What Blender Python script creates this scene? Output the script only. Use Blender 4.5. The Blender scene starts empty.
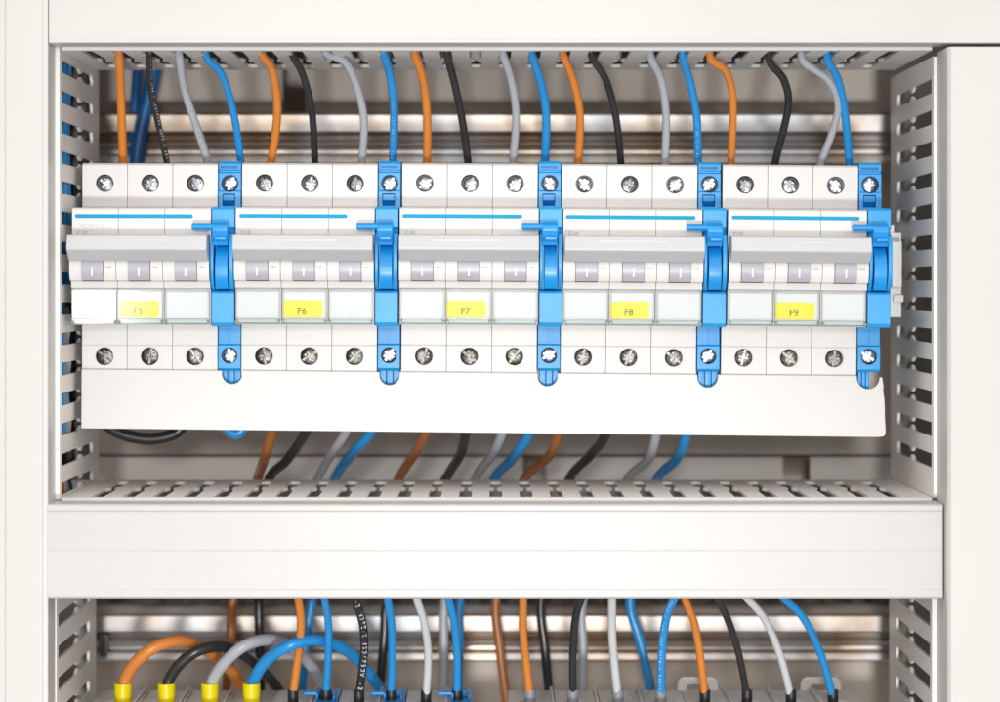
import bpy, bmesh, math, random
from mathutils import Vector, Matrix
random.seed(7)
S = 0.001                      # all numbers below are millimetres
D = 900.0                      # camera distance to the terminal plane (Y = 0)
F = 2308.0
PCX, PCY = 490.0, 282.0
sc = bpy.context.scene
C = sc.collection
R = math.radians

def W(px, py, Y=0.0):
    """photo measurement -> point (mm) at depth Y"""
    s = (D + Y) / F
    return Vector(((px - PCX) * s, Y, (PCY - py) * s))

# ------------------------------------------------------------------ materials
def mat(name, col, rough=0.4, metal=0.0, var=0.03, scale=60.0, bump=0.0, bscale=900.0,
        spec=0.5, stretch=(1, 1, 1), sss=0.0, coat=0.0, rvar=0.0, col2=None, contrast=None):
    m = bpy.data.materials.new(name); m.use_nodes = True
    nt = m.node_tree; b = nt.nodes['Principled BSDF']
    b.inputs['Metallic'].default_value = metal
    b.inputs['Specular IOR Level'].default_value = spec
    b.inputs['Coat Weight'].default_value = coat
    b.inputs['Roughness'].default_value = rough
    tc = nt.nodes.new('ShaderNodeTexCoord')
    mp = nt.nodes.new('ShaderNodeMapping'); mp.inputs['Scale'].default_value = stretch
    oi = nt.nodes.new('ShaderNodeObjectInfo')
    ad = nt.nodes.new('ShaderNodeVectorMath'); ad.operation = 'ADD'
    nt.links.new(tc.outputs['Object'], ad.inputs[0]); nt.links.new(oi.outputs['Random'], ad.inputs[1])
    nt.links.new(ad.outputs[0], mp.inputs['Vector'])
    n = nt.nodes.new('ShaderNodeTexNoise'); n.inputs['Scale'].default_value = scale
    n.inputs['Detail'].default_value = 4
    nt.links.new(mp.outputs[0], n.inputs['Vector'])
    cr = nt.nodes.new('ShaderNodeValToRGB')
    lo, hi = (0.3, 0.7) if contrast is None else contrast
    cr.color_ramp.elements[0].position = lo; cr.color_ramp.elements[1].position = hi
    a = col2 if col2 else tuple(max(0, c * (1 - var)) for c in col)
    e = col if col2 else tuple(min(1, c * (1 + var)) for c in col)
    cr.color_ramp.elements[0].color = (*a, 1); cr.color_ramp.elements[1].color = (*e, 1)
    nt.links.new(n.outputs['Fac'], cr.inputs['Fac']); nt.links.new(cr.outputs['Color'], b.inputs['Base Color'])
    if rvar:
        mr = nt.nodes.new('ShaderNodeMapRange')
        mr.inputs['To Min'].default_value = max(0.02, rough - rvar); mr.inputs['To Max'].default_value = rough + rvar
        mr.inputs['From Min'].default_value = 0.3; mr.inputs['From Max'].default_value = 0.7
        nt.links.new(n.outputs['Fac'], mr.inputs['Value']); nt.links.new(mr.outputs[0], b.inputs['Roughness'])
    if bump:
        n2 = nt.nodes.new('ShaderNodeTexNoise'); n2.inputs['Scale'].default_value = bscale
        n2.inputs['Detail'].default_value = 3
        nt.links.new(mp.outputs[0], n2.inputs['Vector'])
        bp = nt.nodes.new('ShaderNodeBump'); bp.inputs['Strength'].default_value = bump
        bp.inputs['Distance'].default_value = 0.0004
        nt.links.new(n2.outputs['Fac'], bp.inputs['Height']); nt.links.new(bp.outputs[0], b.inputs['Normal'])
    if sss:
        b.inputs['Subsurface Weight'].default_value = sss
        b.inputs['Subsurface Radius'].default_value = (0.002, 0.001, 0.0008)
        b.inputs['Subsurface Scale'].default_value = 0.5
    return m

M = {}
M['frame'] = mat('cream painted profile', (0.59, 0.58, 0.558), 0.36, var=0.022, scale=14, bump=0.10, bscale=300)
M['frame2'] = mat('white painted profile', (0.54, 0.532, 0.515), 0.36, var=0.022, scale=14, bump=0.10, bscale=300)
M['duct'] = mat('light grey duct plastic', (0.86, 0.83, 0.79), 0.42, var=0.03, scale=30, bump=0.15, bscale=500)
M['lid'] = mat('duct lid plastic', (0.80, 0.78, 0.75), 0.4, var=0.02, scale=30)
M['ductin'] = mat('duct plastic darkened as shade', (0.52, 0.50, 0.465), 0.5, var=0.05, scale=30)  # same plastic as the duct, interior shade put into the colour
M['housing'] = mat('off white moulded plastic', (0.72, 0.70, 0.68), 0.34, var=0.012, scale=40, bump=0.12, bscale=1400)
M['nose'] = M['housing']
M['bar'] = mat('grey moulded plastic', (0.55, 0.555, 0.57), 0.36, var=0.02, scale=60, bump=0.08)
M['toggle'] = mat('lavender grey plastic', (0.43, 0.425, 0.47), 0.33, var=0.03, scale=60, bump=0.08)
M['mark'] = mat('white ink', (0.74, 0.74, 0.74), 0.5)
M['ink'] = mat('grey ink', (0.36, 0.34, 0.31), 0.5)
M['inkpale'] = mat('pale grey ink', (0.55, 0.53, 0.50), 0.5)
M['tagink'] = mat('brown black ink', (0.12, 0.09, 0.02), 0.5)
M['stripe'] = mat('cyan blue ink', (0.0, 0.33, 0.56), 0.5, spec=0.2, var=0.05)
M['blue'] = mat('bright blue moulded plastic', (0.02, 0.33, 0.73), 0.36, var=0.06, scale=50, bump=0.12, bscale=900)
M['blue2'] = mat('bright blue lever plastic', (0.008, 0.285, 0.72), 0.32, var=0.05, scale=50)
M['yellow'] = mat('yellow label film', (0.95, 0.83, 0.025), 0.45, var=0.02)
M['ferruley'] = mat('yellow ferrule plastic', (0.86, 0.70, 0.0), 0.38, var=0.04)
M['ferruleb'] = mat('black ferrule plastic', (0.02, 0.02, 0.022), 0.4)
M['ferruleg'] = mat('grey ferrule plastic', (0.27, 0.28, 0.30), 0.4)
M['card'] = mat('pale label card', (0.80, 0.825, 0.83), 0.5, var=0.01)
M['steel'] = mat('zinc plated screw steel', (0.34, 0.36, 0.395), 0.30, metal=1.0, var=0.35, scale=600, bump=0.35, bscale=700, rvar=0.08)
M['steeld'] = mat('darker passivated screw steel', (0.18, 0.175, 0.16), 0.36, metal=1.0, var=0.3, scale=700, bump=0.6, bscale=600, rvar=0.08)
M['cup'] = mat('recess with painted shade', (0.16, 0.155, 0.15), 0.45, metal=0.4)  # dark tone paints in the shade inside the screw hole
M['cupb'] = mat('blue recess with painted shade', (0.004, 0.03, 0.14), 0.45)  # shade of the blue terminal's screw hole, painted as dark blue
M['rail'] = mat('galvanised rail steel with painted reflections', (0.66, 0.66, 0.675), 0.42, metal=0.75, col2=(0.52, 0.42, 0.34), contrast=(0.40, 0.60), scale=22, bump=0.4, bscale=60, rvar=0.12, stretch=(1, 1, 1))  # tan blotches are warm room reflections put into the colour
M['strut'] = mat('dark galvanised steel', (0.20, 0.185, 0.17), 0.4, metal=0.6, var=0.2, scale=30)
M['plate'] = mat('sheet painted as if lit', (0.92, 0.87, 0.82), 0.5, metal=0.0, var=0.06, scale=12, stretch=(1, 1, 1))  # pale tone puts the light falling below the cover into the colour
M['wall'] = mat('grey brown back panel', (0.62, 0.54, 0.47), 0.6, var=0.2, scale=14, bump=0.3, bscale=200)
M['wall2'] = mat('mid grey brown sheet', (0.82, 0.74, 0.67), 0.6, var=0.1, scale=14)
M['concrete'] = mat('rough concrete', (0.42, 0.39, 0.34), 0.9, scale=160, bump=1.0, bscale=200, col2=(0.10, 0.09, 0.08))
WIRE = dict(
    orange=mat('orange wire insulation', (0.76, 0.25, 0.04), 0.30, var=0.05, scale=80, coat=0.1),
    black=mat('black wire insulation', (0.030, 0.028, 0.029), 0.30, var=0.2, scale=80, coat=0.1),
    grey=mat('grey wire insulation', (0.46, 0.475, 0.51), 0.34, var=0.05, scale=80, coat=0.1),
    pale=mat('pale grey wire insulation', (0.66, 0.67, 0.69), 0.34, var=0.04, scale=80, coat=0.1),
    blue=mat('blue wire insulation', (0.022, 0.30, 0.72), 0.30, var=0.06, scale=80, coat=0.1),
    navy=mat('deep blue wire insulation', (0.01, 0.14, 0.42), 0.35, var=0.06, scale=80),
    rust2=mat('dull orange wire insulation', (0.72, 0.24, 0.05), 0.36, var=0.08, scale=80, bump=0.2, bscale=300),
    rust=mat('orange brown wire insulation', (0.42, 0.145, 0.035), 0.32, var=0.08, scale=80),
    brown=mat('brown wire insulation', (0.22, 0.08, 0.03), 0.35, var=0.08, scale=80),
)
def clear_mat(name, tint, edge, rough=0.04):
    m = bpy.data.materials.new(name); m.use_nodes = True
    nt = m.node_tree; nt.nodes.clear()
    out = nt.nodes.new('ShaderNodeOutputMaterial')
    tr = nt.nodes.new('ShaderNodeBsdfTransparent'); tr.inputs['Color'].default_value = (*tint, 1)
    gl = nt.nodes.new('ShaderNodeBsdfGlossy'); gl.inputs['Roughness'].default_value = rough
    fr = nt.nodes.new('ShaderNodeFresnel'); fr.inputs['IOR'].default_value = edge
    no = nt.nodes.new('ShaderNodeTexNoise'); no.inputs['Scale'].default_value = 60
    tc = nt.nodes.new('ShaderNodeTexCoord'); nt.links.new(tc.outputs['Object'], no.inputs['Vector'])
    bp = nt.nodes.new('ShaderNodeBump'); bp.inputs['Strength'].default_value = 0.03; bp.inputs['Distance'].default_value = 0.0002
    nt.links.new(no.outputs['Fac'], bp.inputs['Height']); nt.links.new(bp.outputs[0], gl.inputs['Normal'])
    mx = nt.nodes.new('ShaderNodeMixShader')
    nt.links.new(fr.outputs[0], mx.inputs[0]); nt.links.new(tr.outputs[0], mx.inputs[1]); nt.links.new(gl.outputs[0], mx.inputs[2])
    nt.links.new(mx.outputs[0], out.inputs['Surface'])
    return m
M['clear'] = clear_mat('clear label cover plastic', (0.996, 0.999, 0.999), 1.5, 0.12)
M['cleare'] = clear_mat('green tinted clear plastic rim', (0.89, 0.945, 0.94), 1.4, 0.1)
M['clip'] = mat('dark teal grey plastic clip', (0.20, 0.27, 0.27), 0.3)  # dark greenish plastic of the clip itself
M['clearg'] = clear_mat('greenish clear plastic edge', (0.997, 0.999, 0.999), 1.22, 0.12)

# ------------------------------------------------------------------ mesh helpers
def tag(o, label=None, cat=None, group=None, kind=None):
    if label: o['label'] = label
    if cat: o['category'] = cat
    if group: o['group'] = group
    if kind: o['kind'] = kind
    return o

def empty(name, loc=(0, 0, 0), rot=(0, 0, 0)):
    o = bpy.data.objects.new(name, None); C.objects.link(o)
    o.location = Vector(loc) * S; o.rotation_euler = rot; o.empty_display_size = 0.01
    return o

def link(name, me, parent=None, loc=(0, 0, 0)):
    o = bpy.data.objects.new(name, me); C.objects.link(o)
    o.location = Vector(loc) * S
    if parent is not None: o.parent = parent
    return o

def finish(bm, mats, bevel=0.0, seg=2, smooth=True, angle=35):
    bmesh.ops.remove_doubles(bm, verts=bm.verts, dist=1e-4)
    bmesh.ops.recalc_face_normals(bm, faces=bm.faces)
    if bevel:
        ed = [e for e in bm.edges if len(e.link_faces) == 2 and e.calc_face_angle(0) > R(28)]
        bmesh.ops.bevel(bm, geom=ed, offset=bevel, segments=seg, profile=0.5, affect='EDGES', clamp_overlap=True)
    for f in bm.faces: f.smooth = smooth
    for e in bm.edges:
        if len(e.link_faces) == 2 and e.calc_face_angle(0) > R(angle): e.smooth = False
    bmesh.ops.scale(bm, vec=(S, S, S), verts=bm.verts)
    me = bpy.data.meshes.new('m'); bm.to_mesh(me); bm.free()
    for m in (mats if isinstance(mats, (list, tuple)) else [mats]): me.materials.append(m)
    if bevel and smooth: me = weight(me)
    return me

def weight(me):
    o = bpy.data.objects.new('w', me); C.objects.link(o)
    md = o.modifiers.new('w', 'WEIGHTED_NORMAL'); md.keep_sharp = True; md.mode = 'FACE_AREA'; md.weight = 50
    bpy.context.view_layer.update()
    out = bpy.data.meshes.new_from_object(o.evaluated_get(bpy.context.evaluated_depsgraph_get()))
    bpy.data.objects.remove(o); return out

def prism(bm, prof, x0, x1, mi=0):
    """profile of (Y, Z) points extruded along X"""
    a = [bm.verts.new((x0, y, z)) for y, z in prof]; b = [bm.verts.new((x1, y, z)) for y, z in prof]
    n = len(prof); fs = [bm.faces.new(a), bm.faces.new(b[::-1])]
    for i in range(n): fs.append(bm.faces.new((a[i], b[i], b[(i + 1) % n], a[(i + 1) % n])))
    for f in fs: f.material_index = mi
    return fs

def plateXZ(bm, pts, y0, y1, mi=0):
    a = [bm.verts.new((x, y0, z)) for x, z in pts]; b = [bm.verts.new((x, y1, z)) for x, z in pts]
    n = len(pts); fs = [bm.faces.new(a), bm.faces.new(b[::-1])]
    for i in range(n): fs.append(bm.faces.new((a[i], b[i], b[(i + 1) % n], a[(i + 1) % n])))
    for f in fs: f.material_index = mi

def box(bm, x0, x1, y0, y1, z0, z1, mi=0):
    return prism(bm, [(y0, z0), (y1, z0), (y1, z1), (y0, z1)], x0, x1, mi)

def cyl(bm, c, r, h, axis='Y', n=32, r2=None, mi=0, caps=True):
    r2 = r if r2 is None else r2
    def pt(a, rr, t):
        u, v = math.cos(a) * rr, math.sin(a) * rr
        if axis == 'Y': return (c[0] + u, c[1] + t, c[2] + v)
        if axis == 'Z': return (c[0] + u, c[1] + v, c[2] + t)
        return (c[0] + t, c[1] + u, c[2] + v)
    A = [bm.verts.new(pt(2 * math.pi * i / n, r, 0)) for i in range(n)]
    B = [bm.verts.new(pt(2 * math.pi * i / n, r2, h)) for i in range(n)]
    fs = [bm.faces.new((A[i], A[(i + 1) % n], B[(i + 1) % n], B[i])) for i in range(n)]
    if caps: fs += [bm.faces.new(A[::-1]), bm.faces.new(B)]
    for f in fs: f.material_index = mi

def mesh_from(fn, mats, **k):
    bm = bmesh.new(); fn(bm); return finish(bm, mats, **k)

def boolean(me, cutter_fn, mats, angle=35):
    """cut a prototype mesh once; every copy shares the result"""
    a = bpy.data.objects.new('a', me); C.objects.link(a)
    bm = bmesh.new(); cutter_fn(bm); cm = finish(bm, [], smooth=False)
    b = bpy.data.objects.new('b', cm); C.objects.link(b)
    md = a.modifiers.new('x', 'BOOLEAN'); md.operation = 'DIFFERENCE'; md.object = b; md.solver = 'EXACT'
    bpy.context.view_layer.update()
    dg = bpy.context.evaluated_depsgraph_get()
    out = bpy.data.meshes.new_from_object(a.evaluated_get(dg))
    bpy.data.objects.remove(a); bpy.data.objects.remove(b)
    bm = bmesh.new(); bm.from_mesh(out)
    for f in bm.faces: f.smooth = True
    for e in bm.edges: e.smooth = not (len(e.link_faces) == 2 and e.calc_face_angle(0) > R(angle))
    bm.to_mesh(out); bm.free()
    out.materials.clear()
    for m in mats: out.materials.append(m)
    return weight(out)

def rrect(x0, x1, z0, z1, r, n=5):
    p = []
    for cx, cz, a0 in ((x1 - r, z1 - r, 0), (x0 + r, z1 - r, 90), (x0 + r, z0 + r, 180), (x1 - r, z0 + r, 270)):
        for i in range(n + 1):
            a = R(a0 + 90 * i / n); p.append((cx + r * math.cos(a), cz + r * math.sin(a)))
    return p

_txt = {}
def text_mesh(s, size, m, ext=0.03):
    key = (s, size, m.name)
    if key in _txt: return _txt[key]
    cu = bpy.data.curves.new('t', 'FONT'); cu.body = s; cu.size = size; cu.align_x = 'CENTER'; cu.align_y = 'CENTER'
    cu.extrude = ext; cu.resolution_u = 4
    o = bpy.data.objects.new('t', cu); C.objects.link(o)
    bpy.context.view_layer.update()
    me = bpy.data.meshes.new_from_object(o.evaluated_get(bpy.context.evaluated_depsgraph_get()))
    bpy.data.objects.remove(o)
    me.transform(Matrix.Scale(S, 4) @ Matrix.Rotation(R(90), 4, 'X'))
    me.materials.clear(); me.materials.append(m)
    _txt[key] = me
    return me

def catmull(pts, seg=10):
    P = [pts[0] * 2 - pts[1]] + list(pts) + [pts[-1] * 2 - pts[-2]]
    out = []
    for i in range(1, len(P) - 2):
        for j in range(seg):
            t = j / seg; a, b, c, d = P[i - 1], P[i], P[i + 1], P[i + 2]
            out.append(0.5 * ((2 * b) + (c - a) * t + (2 * a - 5 * b + 4 * c - d) * t * t + (3 * b - a - 3 * c + d) * t ** 3))
    out.append(P[-2].copy())
    return out

def tube_mesh(path, r, m, n=16):
    bm = bmesh.new(); rings = []
    t0 = (path[1] - path[0]).normalized()
    up = Vector((0, 1, 0)) if abs(t0.y) < 0.9 else Vector((1, 0, 0))
    nrm = (up - t0 * up.dot(t0)).normalized()
    for i, p in enumerate(path):
        t = (path[min(i + 1, len(path) - 1)] - path[max(i - 1, 0)]).normalized()
        nrm = (nrm - t * nrm.dot(t)).normalized(); bi = t.cross(nrm)
        rings.append([bm.verts.new(p + (nrm * math.cos(2 * math.pi * k / n) + bi * math.sin(2 * math.pi * k / n)) * r) for k in range(n)])
    for a, b in zip(rings, rings[1:]):
        for k in range(n): bm.faces.new((a[k], a[(k + 1) % n], b[(k + 1) % n], b[k]))
    bm.faces.new(rings[0][::-1]); bm.faces.new(rings[-1])
    return finish(bm, m, angle=60)

# ================================================================== cabinet frame
frame = empty('cabinet_frame', (0, -38, -250))
tag(frame, 'cream white cabinet frame of flat profiles around the breaker bays', 'frame')
def fpart(name, me):
    o = link(name, me, frame); o.location = -frame.location; return o
XL, ZT, ZB, ZB2 = -163.7, 88.5, -82.2, -117.2
XR = 168.3
# left post: profile seen from above, extruded along Z.
def vert_post(bm, prof, z0, z1):
    a = [bm.verts.new((x, y, z0)) for x, y in prof]; b = [bm.verts.new((x, y, z1)) for x, y in prof]
    n = len(prof); bm.faces.new(a); bm.faces.new(b[::-1])
    for i in range(n): bm.faces.new((a[i], b[i], b[(i + 1) % n], a[(i + 1) % n]))
fpart('left_post', mesh_from(lambda bm: vert_post(bm, [
    (XL, -31), (XL, -45), (XL - 1.6, -45.4), (XL - 1.9, -45.0), (XL - 2.2, -45.4), (XL - 15.5, -45.4), (XL - 15.8, -45.0),
    (XL - 16.1, -45.6), (XL - 60, -45.6), (XL - 60, -31)], -300, 160), M['frame'], bevel=0.25))
fpart('top_rail', mesh_from(lambda bm: prism(bm, [
    (-31, ZT), (-44.6, ZT), (-45.1, ZT + 0.3), (-45.1, ZT + 1.7), (-44.8, ZT + 1.9), (-45.0, ZT + 2.3), (-45.0, ZT + 60), (-31, ZT + 60)],
    XL + 0.25, 260), M['frame'], bevel=0.2))
def cross(bm):
    prism(bm, [(-31, ZB), (-44.6, ZB), (-45.6, ZB - 0.6), (-45.6, ZB - 2.4), (-45.3, ZB - 2.8), (-45.35, ZB - 16.9), (-45.15, ZB - 17.3),
               (-45.35, ZB - 17.7), (-45.35, ZB2 + 3.6), (-45.7, ZB2 + 3.2), (-45.7, ZB2 + 0.7), (-45.0, ZB2), (-31, ZB2)], XL - 0.15, XR - 0.6)
fpart('cross_rail', mesh_from(cross, M['frame2'], bevel=0.2))
fpart('right_post', mesh_from(lambda bm: vert_post(bm, [
    (XR, -31), (XR, -50.5), (XR + 1.2, -52), (XR + 80, -52), (XR + 80, -31)], -300, ZT - 2.0), M['frame'], bevel=0.4, seg=3))
fpart('side_panel', mesh_from(lambda bm: (box(bm, -260, -255, -30, 195, -320, 170)), M['frame']))
fpart('side_panel', mesh_from(lambda bm: (box(bm, 262, 267, -30, 195, -320, 170)), M['frame2']))
fpart('top_panel', mesh_from(lambda bm: (box(bm, -254, 261, -30, 195, 165, 170)), M['frame2']))

# ================================================================== slotted cable ducts
def slot_outline(c, w=2.65, y0=-27.0, neck=15.0, end=43.0):
    """closed outline (u, v) of one duct slot: wide mouth, pinched neck, rounded inner end"""
    h = w * 0.93
    half = [(y0, w), (neck - 7.0, w), (neck - 4.6, w - 0.25), (neck - 3.2, w - 1.0), (neck - 2.2, 1.25), (neck - 1, 0.85), (neck + 0.4, 0.85),
            (neck + 1.8, 1.25), (neck + 3.0, h - 0.7), (neck + 4.6, h), (end - 1.8, h), (end - 0.5, h - 0.5), (end, h - 1.8)]
    return [(c + u, v) for v, u in half] + [(c - u, v) for v, u in half[::-1]]

def slotted_mesh(u0, u1, slots, vb, mapping, m, neck, end, w):
    cu = bpy.data.curves.new('d', 'CURVE'); cu.dimensions = '2D'; cu.fill_mode = 'BOTH'; cu.extrude = 0.45; cu.bevel_depth = 0.2; cu.bevel_resolution = 1
    def spl(pts):
        s = cu.splines.new('POLY'); s.points.add(len(pts) - 1)
        for p, (a, b) in zip(s.points, pts): p.co = (a, b, 0, 1)
        s.use_cyclic_u = True
    spl([(u0, -28.5), (u1, -28.5), (u1, vb), (u0, vb)])
    for c in slots: spl(slot_outline(c, w=w, neck=neck, end=end))
    o = bpy.data.objects.new('d', cu); C.objects.link(o); bpy.context.view_layer.update()
    me = bpy.data.meshes.new_from_object(o.evaluated_get(bpy.context.evaluated_depsgraph_get()))
    bpy.data.objects.remove(o)
    bm = bmesh.new(); bm.from_mesh(me)
    for v in bm.verts: v.co = Vector(mapping(v.co.x, v.co.y, v.co.z))
    return finish(bm, m, smooth=False)

def duct(label, vertical, pos, out, u0, u1, slots, vb=58, width=44, neck=15, end=43, w=2.65, far=None, bow=0.0):
    mid = (u0 + u1) / 2
    base = (pos + out * width / 2, vb, mid) if vertical else (mid, vb, pos + out * width / 2)
    e = empty('cable_duct', base); tag(e, label, 'cable duct', 'slotted cable ducts around the breaker bays')
    def P(name, me):
        o = link(name, me, e); o.location = -e.location; return o
    def mp(u, v, t, q=pos + out * 0.65):
        q = q + bow * math.sin((v + 28) / 86 * math.pi)
        return (q + t, v, u) if vertical else (u, v, q + t)
    P('slotted_wall', slotted_mesh(u0, u1, slots, vb, mp, M['duct'], neck, end, w))
    a, b = sorted((pos + out * (width - 1.3), pos + out * width))
    c0, c1 = sorted((pos + out * 1.4, pos + out * (width - 1.4)))
    l0, l1 = sorted((pos, pos + out * width))
    def wl(bm):
        if vertical: box(bm, a, b, -28.5, vb, u0, u1)
        else: box(bm, u0, u1, -28.5, vb, a, b)
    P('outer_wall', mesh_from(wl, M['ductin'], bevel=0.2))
    def bs(bm):
        if vertical: box(bm, c0, c1, vb - 1.4, vb, u0, u1)
        else: box(bm, u0, u1, vb - 1.4, vb, c0, c1)
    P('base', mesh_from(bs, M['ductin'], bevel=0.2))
    def ld(bm):
        if vertical: box(bm, l0, l1, -30.8, -28.8, u0, u1)
        else: box(bm, u0, u1, -30.8, -28.8, l0, l1)
    P('lid', mesh_from(ld, M['lid'], bevel=0.4))
    return e

def zf(py): return (PCY - py) * (D - 28) / F
def xf(px): return (px - PCX) * (D - 28) / F
duct('vertical slotted duct at the left of the upper bay, blue cables showing in its slots', True, -162.0, -1, zf(499), 128,
     [zf(65.5 + 30.4 * i) for i in range(-3, 14)] + [zf(490)], vb=56, end=41, w=2.6)
duct('vertical slotted duct at the right of the upper bay, empty slots', True, 167.0, 1, zf(497), zf(57),
     [zf(85.5 + 31.3 * i) for i in range(0, 13)], vb=62, end=46, w=2.95)
duct('horizontal slotted duct over the breakers that the thin wires drop from', False, 87.3, 1, -161.6, 166.6,
     [xf(355.4 + 30.0 * i) for i in range(-9, 19)], vb=50, end=39, neck=15, w=2.5)
duct('horizontal slotted duct just above the wide cross rail', False, -81.3, -1, -161.6, 166.6,
     [xf(280.6 + 30.75 * i) for i in range(-6, 21)], vb=48, end=39, neck=12, w=2.6, width=34)
duct('vertical slotted duct at the left of the lower bay', True, -163.2, -1, -290, -118.5,
     [zf(621.3 + 32 * i) for i in range(0, 6)], vb=56, end=41, w=2.7)
duct('vertical slotted duct at the right of the lower bay', True, 166.4, 1, -290, -118.5,
     [zf(619.8 + 32 * i) for i in range(0, 6)], vb=62, end=46, w=2.95)

# ================================================================== back of the cabinet
wall = tag(link('back_wall', mesh_from(lambda bm: box(bm, -254, 261, 190, 194, -319, 164), M['wall'])), kind='structure')
YB = 140
def bx(px): return (px - PCX) * (D + YB) / F
def bz(py): return (PCY - py) * (D + YB) / F
def backing(label, x0, x1, z0, z1, m, y0=YB, d=2.0, group='grey sheet panels behind the rails', name='backing_panel', cat='panel'):
    e = link(name, mesh_from(lambda bm: box(bm, x0 - (x0 + x1) / 2, x1 - (x0 + x1) / 2, 0, d, 0, z1 - z0), m, bevel=0.3), loc=((x0 + x1) / 2, y0, z0))
    tag(e, label, cat, group); return e
backing('brown grey back panel left of the dark gap behind the top wires', -250, bx(283), bz(250), 130, M['wall'])
backing('brown grey back panel right of the dark gap behind the top wires', bx(306), 258, bz(250), 130, M['wall'])
backing('sheet panel painted as if lit behind the wires under the breaker cover', -250, bx(523), bz(592), bz(457), M['plate'])
backing('sheet panel painted as if lit right of the dark strap under the breaker cover', bx(546), bx(783), bz(592), bz(457), M['plate'])
backing('sheet panel painted as if lit in the lower right corner of the upper bay', bx(810), 258, bz(592), bz(457), M['plate'])
backing('rough speckled concrete strip at the top of the lower bay', -250, 258, bz(613), bz(593), M['concrete'], y0=YB + 2, name='concrete_strip', cat='concrete')
backing('brown grey back panel behind the lower row of terminals', -250, 258, -300, bz(660), M['wall'], y0=YB + 4)
backing('brown grey panel just behind and under the breaker cover', -250, 258, bz(455), bz(255), M['wall2'], y0=YB + 3)

def rail_mesh(h):
    def f(bm):
        # hat section with ribs, front towards -Y
        p = [(30, 0), (28, 0), (28, h * .04), (8, h * .10), (6, h * .16), (0, h * .18), (0.6, h * .30), (5, h * .33), (5, h * .40), (1.2, h * .43), (0.4, h * .50),
             (5, h * .54), (6.5, h * .60), (2, h * .64), (-1, h * .68), (-1.5, h * .95), (0, h), (4, h), (30, h * .99)]
        prism(bm, p, -252, 259)
    return mesh_from(f, M['rail'], bevel=0.35)
def mounting_rail(label, ztop, h, y):
    o = link('mounting_rail', rail_mesh(h), loc=(0, y, ztop - h)); tag(o, label, 'rail', 'galvanised mounting rails across the back')
    return o
r1 = mounting_rail('ribbed galvanised rail running behind the top wires', W(0, 112, 108).z, 27, 108)
r2 = mounting_rail('ribbed galvanised rail running behind the wires of the lower bay', W(0, 613, 108).z, 25, 108)
for rr, pxs in ((r2, (104,)),):
    for px in pxs:
        x = (px - PCX) * (D + 108) / F
        zc = 11.5 if rr is r1 else 11.0
        s = link('rail_slot', mesh_from(lambda bm: plateXZ(bm, rrect(-2, 2, -5, 5, 1.5), -1.6, 3), M['strut'], bevel=0.1), rr, (x, 0.2, zc))
# DIN rail carrying the upper breakers
def din(bm):
    prism(bm, [(50, -17.5), (49, -17.5), (49, -13), (44.5, -13), (44.5, -12), (50, -12), (50, 12), (44.5, 12), (44.5, 13), (49, 13), (49, 17.5), (50, 17.5), (51, 17.5), (51, -17.5)], -161, 166)
tag(link('din_rail', mesh_from(din, M['rail']), loc=(0, 0, 6)), 'steel rail that the upper row of breakers is clipped onto', 'rail')
tag(link('din_rail', mesh_from(din, M['rail']), loc=(0, 0, -207)), 'steel rail that the lower row of breakers is clipped onto', 'rail')

# ================================================================== breaker prototypes
PW = 17.65
# Z levels: top 46.4, nose 28.3 .. -16, bottom -37
prof = [(44, 46.4), (0.8, 46.4), (0, 45.6), (0, 29.6), (-3, 28.3), (-21.3, 28.3), (-22, 27.6), (-22, 15.0), (-24.5, 12.5), (-27.0, 10.0),
        (-28.0, 6.5), (-27.6, 3.0), (-26.6, 0.6), (-24.0, 0.2), (-23.4, -2.2), (-22, -2.7), (-22, -15.5), (-21.3, -16.2), (0.0, -16.6), (0.0, -24.4), (0.35, -24.6), (0.0, -24.8),
        (0.0, -36.6), (0.5, -37), (44, -37), (44, -13), (40, -13), (40, 22), (44, 22)]
base_pole = mesh_from(lambda bm: prism(bm, prof, 0.06, PW - 0.06), M['housing'], bevel=0.14)
def cut_pole(bm):
    cyl(bm, (PW / 2, -1, 38.6), 3.45, 8, n=40)
    cyl(bm, (PW / 2, -1, -28.9), 3.45, 8, n=40)
    cyl(bm, (PW / 2, 18, 30), 4.6, 20, axis='Z', n=32)
    # slot the toggle swings in
    prism(bm, [(-40, 14), (-16, 14), (-16, 0.25), (-40, 0.25)], PW / 2 - 4.25, PW / 2 + 4.25)
pole_me = boolean(base_pole, cut_pole, [M['housing']])
# toggle
def arc(cy, cz, r, z0, z1, n=10):
    out = []
    for i in range(n + 1):
        z = z0 + (z1 - z0) * i / n
        out.append((cy - math.sqrt(max(0.01, r * r - (z - cz) ** 2)), z))
    return out
tog_me = mesh_from(lambda bm: prism(bm, arc(-19.5, 5.6, 9.3, 12.0, 0.55) + [(-18, 0.55), (-18, 12)], -4.1, 4.1), M['toggle'], bevel=0.12)
mark_me = mesh_from(lambda bm: prism(bm, [(-28.88, 5.7), (-28.72, 2.3), (-28.0, 2.3), (-28.3, 5.7)], -0.34, 0.34), M['mark'])
bar_prof = [(-24, 18.0), (-33.6, 17.7), (-34.2, 17.2), (-35.2, 13.0), (-35.2, 12.4), (-34.9, 11.9), (-30.2, 8.3), (-29.7, 8.0), (-24, 8.2)]
def bar_mesh(n):
    def f(bm):
        prism(bm, bar_prof, 0.25, n * PW - 0.15)
    def ridge(bm):
        pass
    return mesh_from(f, M['bar'], bevel=0.35, seg=3)
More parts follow.
